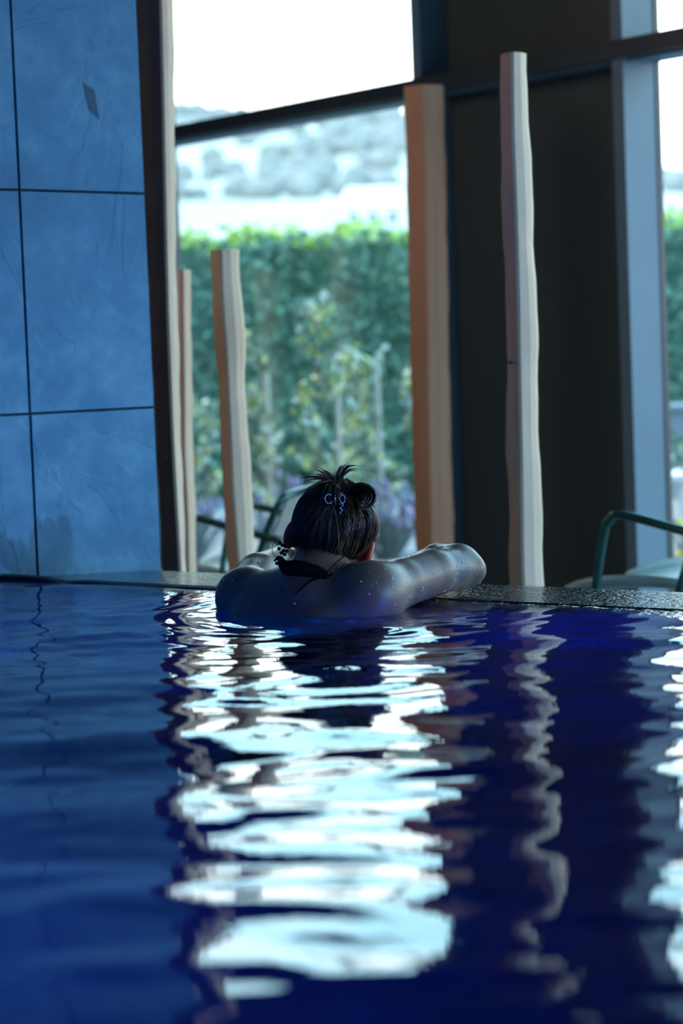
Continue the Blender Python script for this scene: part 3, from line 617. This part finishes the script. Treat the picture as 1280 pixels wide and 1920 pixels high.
for i in range(620):
    ph = R.uniform(-2.2, 2.2); st = hp(.078*math.sin(ph), -.09*math.cos(ph)*(1 if abs(ph) < 1.57 else .6), R.uniform(-.075, .02) if abs(ph) > .9 else R.uniform(-.085, -.03))
    en = bun+hs*R.uniform(-.022, .03)+hu*R.uniform(-.02, .02)+hf*R.uniform(-.015, .015)
    pts = []; n = 8; wv = R.uniform(.0, .006); off = R.uniform(.0002, .0022); sid = R.uniform(-1, 1)
    for k in range(n+1):
        t = k/n; p = st.lerp(en, t)-hf*.045*math.sin(math.pi*t)*max(0, math.cos(ph))+hs*(wv*math.sin(t*7+i)+.03*math.sin(ph)*math.sin(math.pi*t)); pts.append(hsnap(p, off+.0015*math.sin(math.pi*t)))
    r_ = R.uniform(.0006, .0014); hb.tube(pts, [r_*(.4 if k == 0 else 1) for k in range(n+1)], 4, mi=1 if (math.sin(ph) > .45 and R.random() < .5) or R.random() < .02 else 0, cap=False)
for i in range(330):      # hair combed back from the forehead
    a_ = R.uniform(-1.5, 1.5); st = hp(.072*math.sin(a_), .085*math.cos(a_), R.uniform(.005, .05)); en = bun+hs*R.uniform(-.02, .02)+hu*R.uniform(-.01, .02)
    pts = [hsnap(st.lerp(en, k/8)+hu*.06*math.sin(math.pi*k/8)+hs*.03*math.sin(a_)*math.sin(math.pi*k/8), R.uniform(.0003, .0015)) for k in range(9)]
    hb.tube(pts, [R.uniform(.0007, .0014)]*9, 4, mi=1 if R.random() < .15 else 0, cap=False)
# nape wisps
for i in range(60):
    ph = R.uniform(-.9, .9); st = hsnap(hp(.06*math.sin(ph), -.09, -.060), 0); d = -hu*R.uniform(.010, .028)+hs*R.uniform(-.008, .008)
    en, _ = snap(st+d+hf*.01, .001); hb.tube([st, st.lerp(en, .5)-hf*.002, en], [.0007, .0005, .0002], 3, mi=0, cap=False)
def lock(pts, n, spread, r, mi=0, taper=True):
    for i in range(n):
        o1 = Vector((R.gauss(0, 1), R.gauss(0, 1), R.gauss(0, 1)))*spread; o2 = Vector((R.gauss(0, 1), R.gauss(0, 1), R.gauss(0, 1)))*spread*.6
        sp_ = spline(pts, 5); m_ = len(sp_)-1; hb.tube([p+o1*math.sin(math.pi*min(1, k/m_+.15))+o2*(1-k/m_) for k, p in enumerate(sp_)], [r*(1-(.85*k/m_ if taper else 0)) for k in range(m_+1)], 4, mi=mi if not hasattr(mi, '__call__') else mi(), cap=False)
cl = bun+hu*.020+hs*.002
DX, DZ = Vector((1, 0, 0)), Vector((0, 0, 1)); PX = 0.00099
src = Vector((-0.009, 4.475, 0.231))
for tx, tz, cv in ((-60, 6, 6), (-52, 0, 6), (-56, 9, 4), (-38, 12, 5), (-34, 20, 3), (-26, 22, 3), (-22, 18, 3), (-12, 14, 2), (-42, -8, 5), (6, 20, 3), (14, 26, 6), (24, 25, 10), (34, 22, 12), (42, 21, 13), (44, 16, 12), (40, 12, 10), (-68, -22, 8), (0, 16, 1)):
    e_ = src+DX*(tx*PX*1.15)+DZ*(tz*PX*1.2+.003)+Vector((0, R.uniform(-.02, .02), 0)); m_ = src.lerp(e_, .55)+DZ*cv*PX
    lock([src+Vector((R.uniform(-.01, .01), 0, -.022)), src+DX*tx*PX*.12+DZ*.002, m_, e_], 9, .0018, .0011, mi=(lambda: 1 if R.random() < .35 else 0))
# twist that rises through the clip to the spikes
for k in range(5): lock([cl-hu*.045-hf*.034+hs*(.006*k-.014), cl-hf*.038-hu*.015+hs*(.005*k-.012), src+DX*(.004*k-.01)-DZ*.012, src+DZ*.002+DX*(.003*k-.006)], 12, .0022, .0014, taper=False)
# big curl at the right of the bun
cc = Vector((0.036, 4.462, 0.205))
for k in range(60):
    ra = R.uniform(.008, .028); a0 = R.uniform(2.5, 3.0); yy = R.uniform(-.014, .012); P = []
    for j in range(10): a_ = a0-j*(.46+.02*R.random()); P.append(cc+Vector((math.cos(a_)*ra*1.05, yy-.004*j, math.sin(a_)*ra*.85)))
    hb.tube(P, [.0018]*9+[.0006], 4, mi=1 if R.random() < .55 else 0, cap=False)
# loose curls down the right side of the head
for k in range(16):
    x0 = R.uniform(.045, .060); y0 = R.uniform(4.46, 4.50); P = [Vector((x0-.004, y0, .190)), Vector((x0+.006, y0, .165)), Vector((x0+.004+R.uniform(0, .006), y0, .140)), Vector((x0-.004, y0, .118)), Vector((x0-.012+R.uniform(-.004, .006), y0, .100))]
    lock(P, 4, .0016, .0011, mi=(lambda: 1 if R.random() < .6 else 0))
lock([Vector((.040, 4.44, .185)), Vector((.052, 4.437, .16)), Vector((.044, 4.435, .130)), Vector((.030, 4.44, .118))], 20, .003, .0016)
# glossy wet tail of hair at the nape
lock([hp(.0, -.085, .01), hp(.012, -.10, -.03), hp(.016, -.093, -.062), hp(.013, -.082, -.078)], 26, .0030, .0017)
strands = hb.build('strand_layer', [M_hair, M_hair2], hair, False, fix=False); strands['kind'] = 'stuff'; strands.data.polygons.foreach_set('use_smooth', [True]*len(strands.data.polygons))

# hair clip with bead rows (sits on the twist)
c0 = Vector((-0.0135, 4.418, 0.210)); c0 = hsnap(c0, 0.009)
clip = empty('hair_clip', c0-ROOT); clip.parent = person; tag(clip, 'beaded hair clip')
mb = MB(); mb.tube(spline([(-.012, 0, .010), (-.004, -.005, .012), (.008, -.005, .012), (.016, 0, .010)], 4), .0022, 6); mb.tube(spline([(-.012, 0, -.010), (-.004, -.005, -.008), (.008, -.005, -.008), (.016, 0, -.010)], 4), .0022, 6); mb.build('clip_jaw', M_bead, clip, True)
beads = [(-.0035+.0070*math.cos(a_)-.0065, -.006, .0085*math.sin(a_)+.002) for a_ in [1.0+.36*i for i in range(13)]]
beads += [(.0150+.0048*math.cos(a_), -.006, .0075*math.sin(a_)+.001) for a_ in [-1.5+.48*i for i in range(13)]]
mb = MB()
for p in beads: mb.ball(p, .00155, 6, 4)
for i in range(20): mb.ball((.014-.0003*i+.0022*math.sin(i*1.3), -.006-.0002*i, -.008-.0019*i), .0015, 6, 4)
mb.tube([(.0022, -.007, .010), (.0018, -.007, -.008)], .0010, 5)
o = mb.build('bead_row', M_pearl, clip, True); o['kind'] = 'stuff'
# earring: bead cluster and thin hoop at the left ear
ec = hp(-.078, -.018, -.058)+Vector((-.004, -.012, 0)); er = empty('earring', ec-ROOT); er.parent = person; tag(er, 'dark bead cluster earring with thin hoop')
mb = MB()
for p in ((0, 0, .004), (.006, -.002, .002), (-.006, -.002, -.002), (.002, -.003, -.006), (.008, -.002, -.007), (-.004, -.002, .009), (.004, -.003, -.013), (-.002, 0, -.010)): mb.ball(p, .0036, 8, 6)
mb.build('bead_cluster', M_bead, er, True)
mb = MB(); mb.tube([(-.007+.012*math.cos(a_), 0, -.003+.016*math.sin(a_)) for a_ in [.3+.33*i for i in range(15)]], .0006, 5); mb.build('hoop', M_bead, er, True)
# water droplets on arm, shoulders
mb = MB(ROOT)
vn = [(v.co.copy()+ROOT, v.normal.copy()) for v in body_me.vertices]
vn = [(p, n_) for p, n_ in vn if p.z > .012 and n_.y < .55 and (p-HC).length > .135 and (p-C7).length > .05]
for i in range(560):
    s_, n_ = R.choice(vn)
    if s_.x < .04 and R.random() < .45: continue
    rr = R.choice([.0007, .0008, .0010, .0012, .0018]); zq = n_.to_track_quat('Z', 'Y').to_matrix(); mb.ball(s_, rr, 6, 4, sc=(1, 1.3, .7), basis=zq)
dr = mb.build('water_droplets', M_drop, person, True); dr['kind'] = 'stuff'

# ------------------------------------------------------------------ outdoors
GZ = -0.62
mb = MB(); g = [fa_(-60, 0.05), fa_(60, 0.05), fa_(60, 60), fa_(-60, 60)]; mb.prism([p[:2] for p in g], GZ-.3, GZ); tag(mb.build('garden_ground', M_ground), 'pale gravel ground of the garden', kind='structure')

def leaves(mb, n, pos, size, mi=0, flat=False):
    for i in range(n):
        p = Vector(pos(i)); s_ = size*R.uniform(.6, 1.3); a_ = Vector((R.gauss(0, 1), R.gauss(0, 1), R.gauss(0, .7))).normalized(); b_ = a_.orthogonal().normalized(); b_.rotate(Matrix.Rotation(R.uniform(0, 6.28), 3, a_)); c_ = a_.cross(b_)
        mb.add([p-b_*s_*.5, p+c_*s_*.28+a_*s_*.06, p+b_*s_*.5, p-c_*s_*.28+a_*s_*.06], [[0, 1, 2, 3]], mi)
# hedge
HY0, HS = 17.2, 0.0
root = empty('hedge', (1.0, 17.2, GZ)); tag(root, 'tall dense green hedge across the garden with yellow-green top', 'hedge')
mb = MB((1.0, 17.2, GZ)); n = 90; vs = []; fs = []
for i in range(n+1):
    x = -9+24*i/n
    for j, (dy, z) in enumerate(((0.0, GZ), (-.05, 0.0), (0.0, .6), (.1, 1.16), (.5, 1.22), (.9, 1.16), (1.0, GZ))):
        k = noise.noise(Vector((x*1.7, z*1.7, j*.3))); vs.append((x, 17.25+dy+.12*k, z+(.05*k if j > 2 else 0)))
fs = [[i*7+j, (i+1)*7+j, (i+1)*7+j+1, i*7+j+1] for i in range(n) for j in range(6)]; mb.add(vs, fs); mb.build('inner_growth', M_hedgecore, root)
mb = MB((1.0, 17.2, GZ))
def hpos(i):
    x = R.uniform(-3.2, 6.2); z = R.uniform(GZ, 1.24); k = noise.noise(Vector((x*1.7, z*1.7, 0))); return (x, 17.2+.16*k-R.uniform(0, .14), z)
leaves(mb, 13000, hpos, .085)
lf = mb.build('foliage', M_hedge, root, fix=False); lf['kind'] = 'stuff'
mb = MB((1.0, 17.2, GZ))
def hpos2(i):
    x = R.uniform(-3.2, 6.2); return (x, R.uniform(17.1, 18.1), 1.17+.07*noise.noise(Vector((x*3, 0, 0)))+abs(R.gauss(0, .06)))
leaves(mb, 5200, hpos2, .085); lf = mb.build('sunlit_top_leaves', M_sunlit_leaf, root, fix=False); lf['kind'] = 'stuff'; tag(lf, 'hedge-top leaves coloured yellow-green as if sunlit')

# staked saplings in front of the hedge
def sapling(x, y, top, label, dens, width, staketop=None, stakex=0.0):
    r = empty('sapling', (x, y, GZ)); tag(r, label, 'young tree', 'staked saplings outside the window')
    mb = MB(); n = 9; P = [(0.02*math.sin(k*1.7+x*9), .02*math.cos(k*1.3), (top-GZ)*k/n) for k in range(n+1)]; mb.tube(P, [.012*(1-.8*k/n) for k in range(n+1)], 6); br = []
    for k in range(16):
        t = R.uniform(.12, .95); b0 = Vector(P[0]).lerp(Vector(P[-1]), t); a_ = R.uniform(0, 6.28); L = width*R.uniform(.5, 1.1)*(1.1-t*.75); b1 = b0+Vector((math.cos(a_)*L, math.sin(a_)*L, L*R.uniform(.5, 1.3))); br.append((b0, b1)); mb.tube([b0, b0.lerp(b1, .5)+Vector((0, 0, -.01)), b1], [.005, .004, .002], 4)
    mb.build('trunk', M_stem, r, True)
    if staketop is not None:
        mb = MB(); mb.tube([(stakex, -.05, 0), (stakex, -.05, staketop-GZ)], .017, 8); mb.build('stake', M_stake, r)
    mb = MB()
    def lp(i):
        b0, b1 = R.choice(br); p = b0.lerp(b1, R.uniform(.25, 1.1)); return p+Vector((R.gauss(0, .03), R.gauss(0, .03), R.gauss(0, .03)))
    leaves(mb, int(dens*.45), lp, .062, 0); leaves(mb, int(dens*.3), lp, .058, 1); leaves(mb, int(dens*.25), lp, .058, 2)
    o = mb.build('foliage', [M_leafa, M_leafb, M_leafc], r, fix=False); o['kind'] = 'stuff'
sapling(-0.46, 13.6, 0.56, 'staked sapling seen just right of the short pale post', 330, .20, .317, .065)
sapling(-0.10, 13.0, 0.68, 'tallest staked sapling, in the middle of the window', 480, .22, .189, .10)
sapling(0.15, 13.9, 0.42, 'staked sapling behind the bather\'s head, right of the tallest sapling', 420, .22, .324, .08)
sapling(0.46, 13.0, 0.45, 'staked sapling at the right of the window beside the brown post', 300, .20, .374, -.03)
sapling(-0.80, 14.4, 0.12, 'low leafy sapling at the left of the window behind the pale posts', 200, .18)
sapling(2.02, 12.0, 0.25, 'leafy sapling seen in the narrow right-hand window', 200, .22)

# lavender and flower clumps
def clump(x, y, r_, label, fl, n=26):
    o = empty('flower_clump', (x, y, GZ)); tag(o, label, 'garden plant', 'low flower clumps outside the windows'); mb = MB(); hd = []
    for k in range(n*3):
        a_ = R.uniform(0, 6.28); q_ = R.uniform(0, 1)**.5; top = Vector((math.cos(a_)*r_*q_, math.sin(a_)*r_*q_, R.uniform(.18, .40)*(1.1-.4*q_)))
        mb.tube([(top.x*.25, top.y*.25, 0), (top.x*.7, top.y*.7, top.z*.6), tuple(top)], [.006, .005, .003], 3); hd.append(top)
    leaves(mb, 160, lambda i: R.choice(hd)*R.uniform(.4, .95), .05); o2 = mb.build('foliage', M_lav, o, fix=False); o2['kind'] = 'stuff'
    mb = MB()
    for h_ in hd[::2]: mb.ball(h_+Vector((0, 0, .02)), .016, 5, 3, sc=(1, 1, 2.0))
    o2 = mb.build('blossom', fl, o, fix=False); o2['kind'] = 'stuff'
clump(-0.80, 12.2, .24, 'grey-green violet-flowering clump at the left foot of the window', M_violet)
clump(-0.28, 12.3, .24, 'violet-flowering clump behind the bather\'s left shoulder', M_violet)
clump(0.22, 12.1, .22, 'violet-flowering clump behind the bather\'s head', M_violet)
clump(0.68, 12.3, .20, 'yellow-flowering clump beside the brown post', M_yellow)
clump(1.44, 9.4, .24, 'yellow-flowering clump low in the narrow right-hand window', M_yellow)
clump(1.62, 9.9, .26, 'violet-flowering clump behind the chair in the right-hand window', M_violet)
# low rendered garden wall and white planter seen through the right-hand window
mb = MB((2.6, 13.2, GZ)); mb.prism([(1.70, 13.1), (4.6, 13.1), (4.6, 13.35), (1.70, 13.35)], GZ, 0.03); mb.prism([(1.68, 13.07), (4.62, 13.07), (4.62, 13.38), (1.68, 13.38)], 0.03, 0.06)
tag(mb.build('garden_wall', M_gwall, loc=(2.6, 13.2, GZ)), 'low grey rendered garden wall below the hedge at the right', 'wall')
mb = MB((1.85, 10.9, GZ)); mb.prism([(1.50, 10.7), (2.3, 10.7), (2.3, 11.1), (1.50, 11.1)], GZ, -0.20); mb.prism([(1.47, 10.67), (2.33, 10.67), (2.33, 11.13), (1.47, 11.13)], -0.20, -0.17)
pl_ = mb.build('garden_planter', M_white, loc=(1.85, 10.9, GZ)); tag(pl_, 'white stone planter with leafy shrub, seen through the narrow right-hand window', 'planter')
mb = MB((1.85, 10.9, GZ)); leaves(mb, 260, lambda i: (R.uniform(1.5, 2.3), R.uniform(10.75, 11.05), R.uniform(-.19, .0)), .06); o = mb.build('shrub', M_leafc, pl_, fix=False); o['kind'] = 'stuff'

# hill, woods on it, a white house
def hz(x, y):
    t = max(0, min(1, (y-60)/140)); z = GZ+(9.4)*t*t*(3-2*t)
    t2 = max(0, min(1, (y-200)/700)); rid = 81+9*math.exp(-((x+75)/38)**2)+4*math.exp(-((x-17)/14)**2)-34*max(0, min(1, (x-28)/80))-80*max(0, min(1, (x-90)/70)); z += (rid-8.8)*t2**1.15
    z += 1.6*t2*noise.noise(Vector((x*.03, y*.01, 0)))
    return z
xs = np.linspace(-420, 420, 141); ys = np.concatenate([np.linspace(55, 200, 20), np.linspace(215, 900, 60), [950, 1100]])
vs = [(x, y, hz(x, y) if y <= 900 else hz(x, 900)-(y-900)*.3) for x in xs for y in ys]; m_ = len(ys)
tag(link('hills', mesh('hills', vs, [[i*m_+j, (i+1)*m_+j, (i+1)*m_+j+1, i*m_+j+1] for i in range(len(xs)-1) for j in range(m_-1)], True), M_hill), 'pale wooded hillside in the distance', kind='structure')
mb = MB()
for i in range(1500):
    y = R.uniform(330, 900); x = R.uniform(-.12, .30)*y
    if noise.noise(Vector((x*.018, y*.012, 3))) < -.02 and R.random() < .85: continue
    s_ = R.uniform(1.6, 3.4)*(.5+y/1100); mb.ball((x, y, hz(x, y)+s_*.35), s_, 7, 5, sc=(1, 1, R.uniform(.7, 1.1)))
tag(mb.build('woodland', M_trees, smooth=True, fix=False), 'blue-green woodland patches on the distant hillside', 'trees', kind='stuff')
HB = Vector((3.5, 200, hz(3.5, 200)-0.3)); hs_ = empty('house', HB); tag(hs_, 'white gabled house beyond the hedge at the foot of the hill', 'house')
mb = MB(); mb.prism([(-2.6, -2), (2.6, -2), (2.6, 3), (-2.6, 3)], 0, 2.6); mb.build('wall', M_white, hs_)
mb = MB(); mb.add([(-3, -2.4, 2.5), (3, -2.4, 2.5), (3, 3.4, 2.5), (-3, 3.4, 2.5), (-2.0, .5, 4.2), (2.2, .5, 4.2)], [[0, 1, 5, 4], [1, 2, 5], [2, 3, 4, 5], [3, 0, 4], [3, 2, 1, 0]]); mb.build('roof', M_roof, hs_)
for x in (-1.6, 0, 1.6): mb = MB(); mb.prism([(x-.35, -2.03), (x+.35, -2.03), (x+.35, -1.97), (x-.35, -1.97)], 1.0, 2.0); mb.build('window', M_win, hs_)
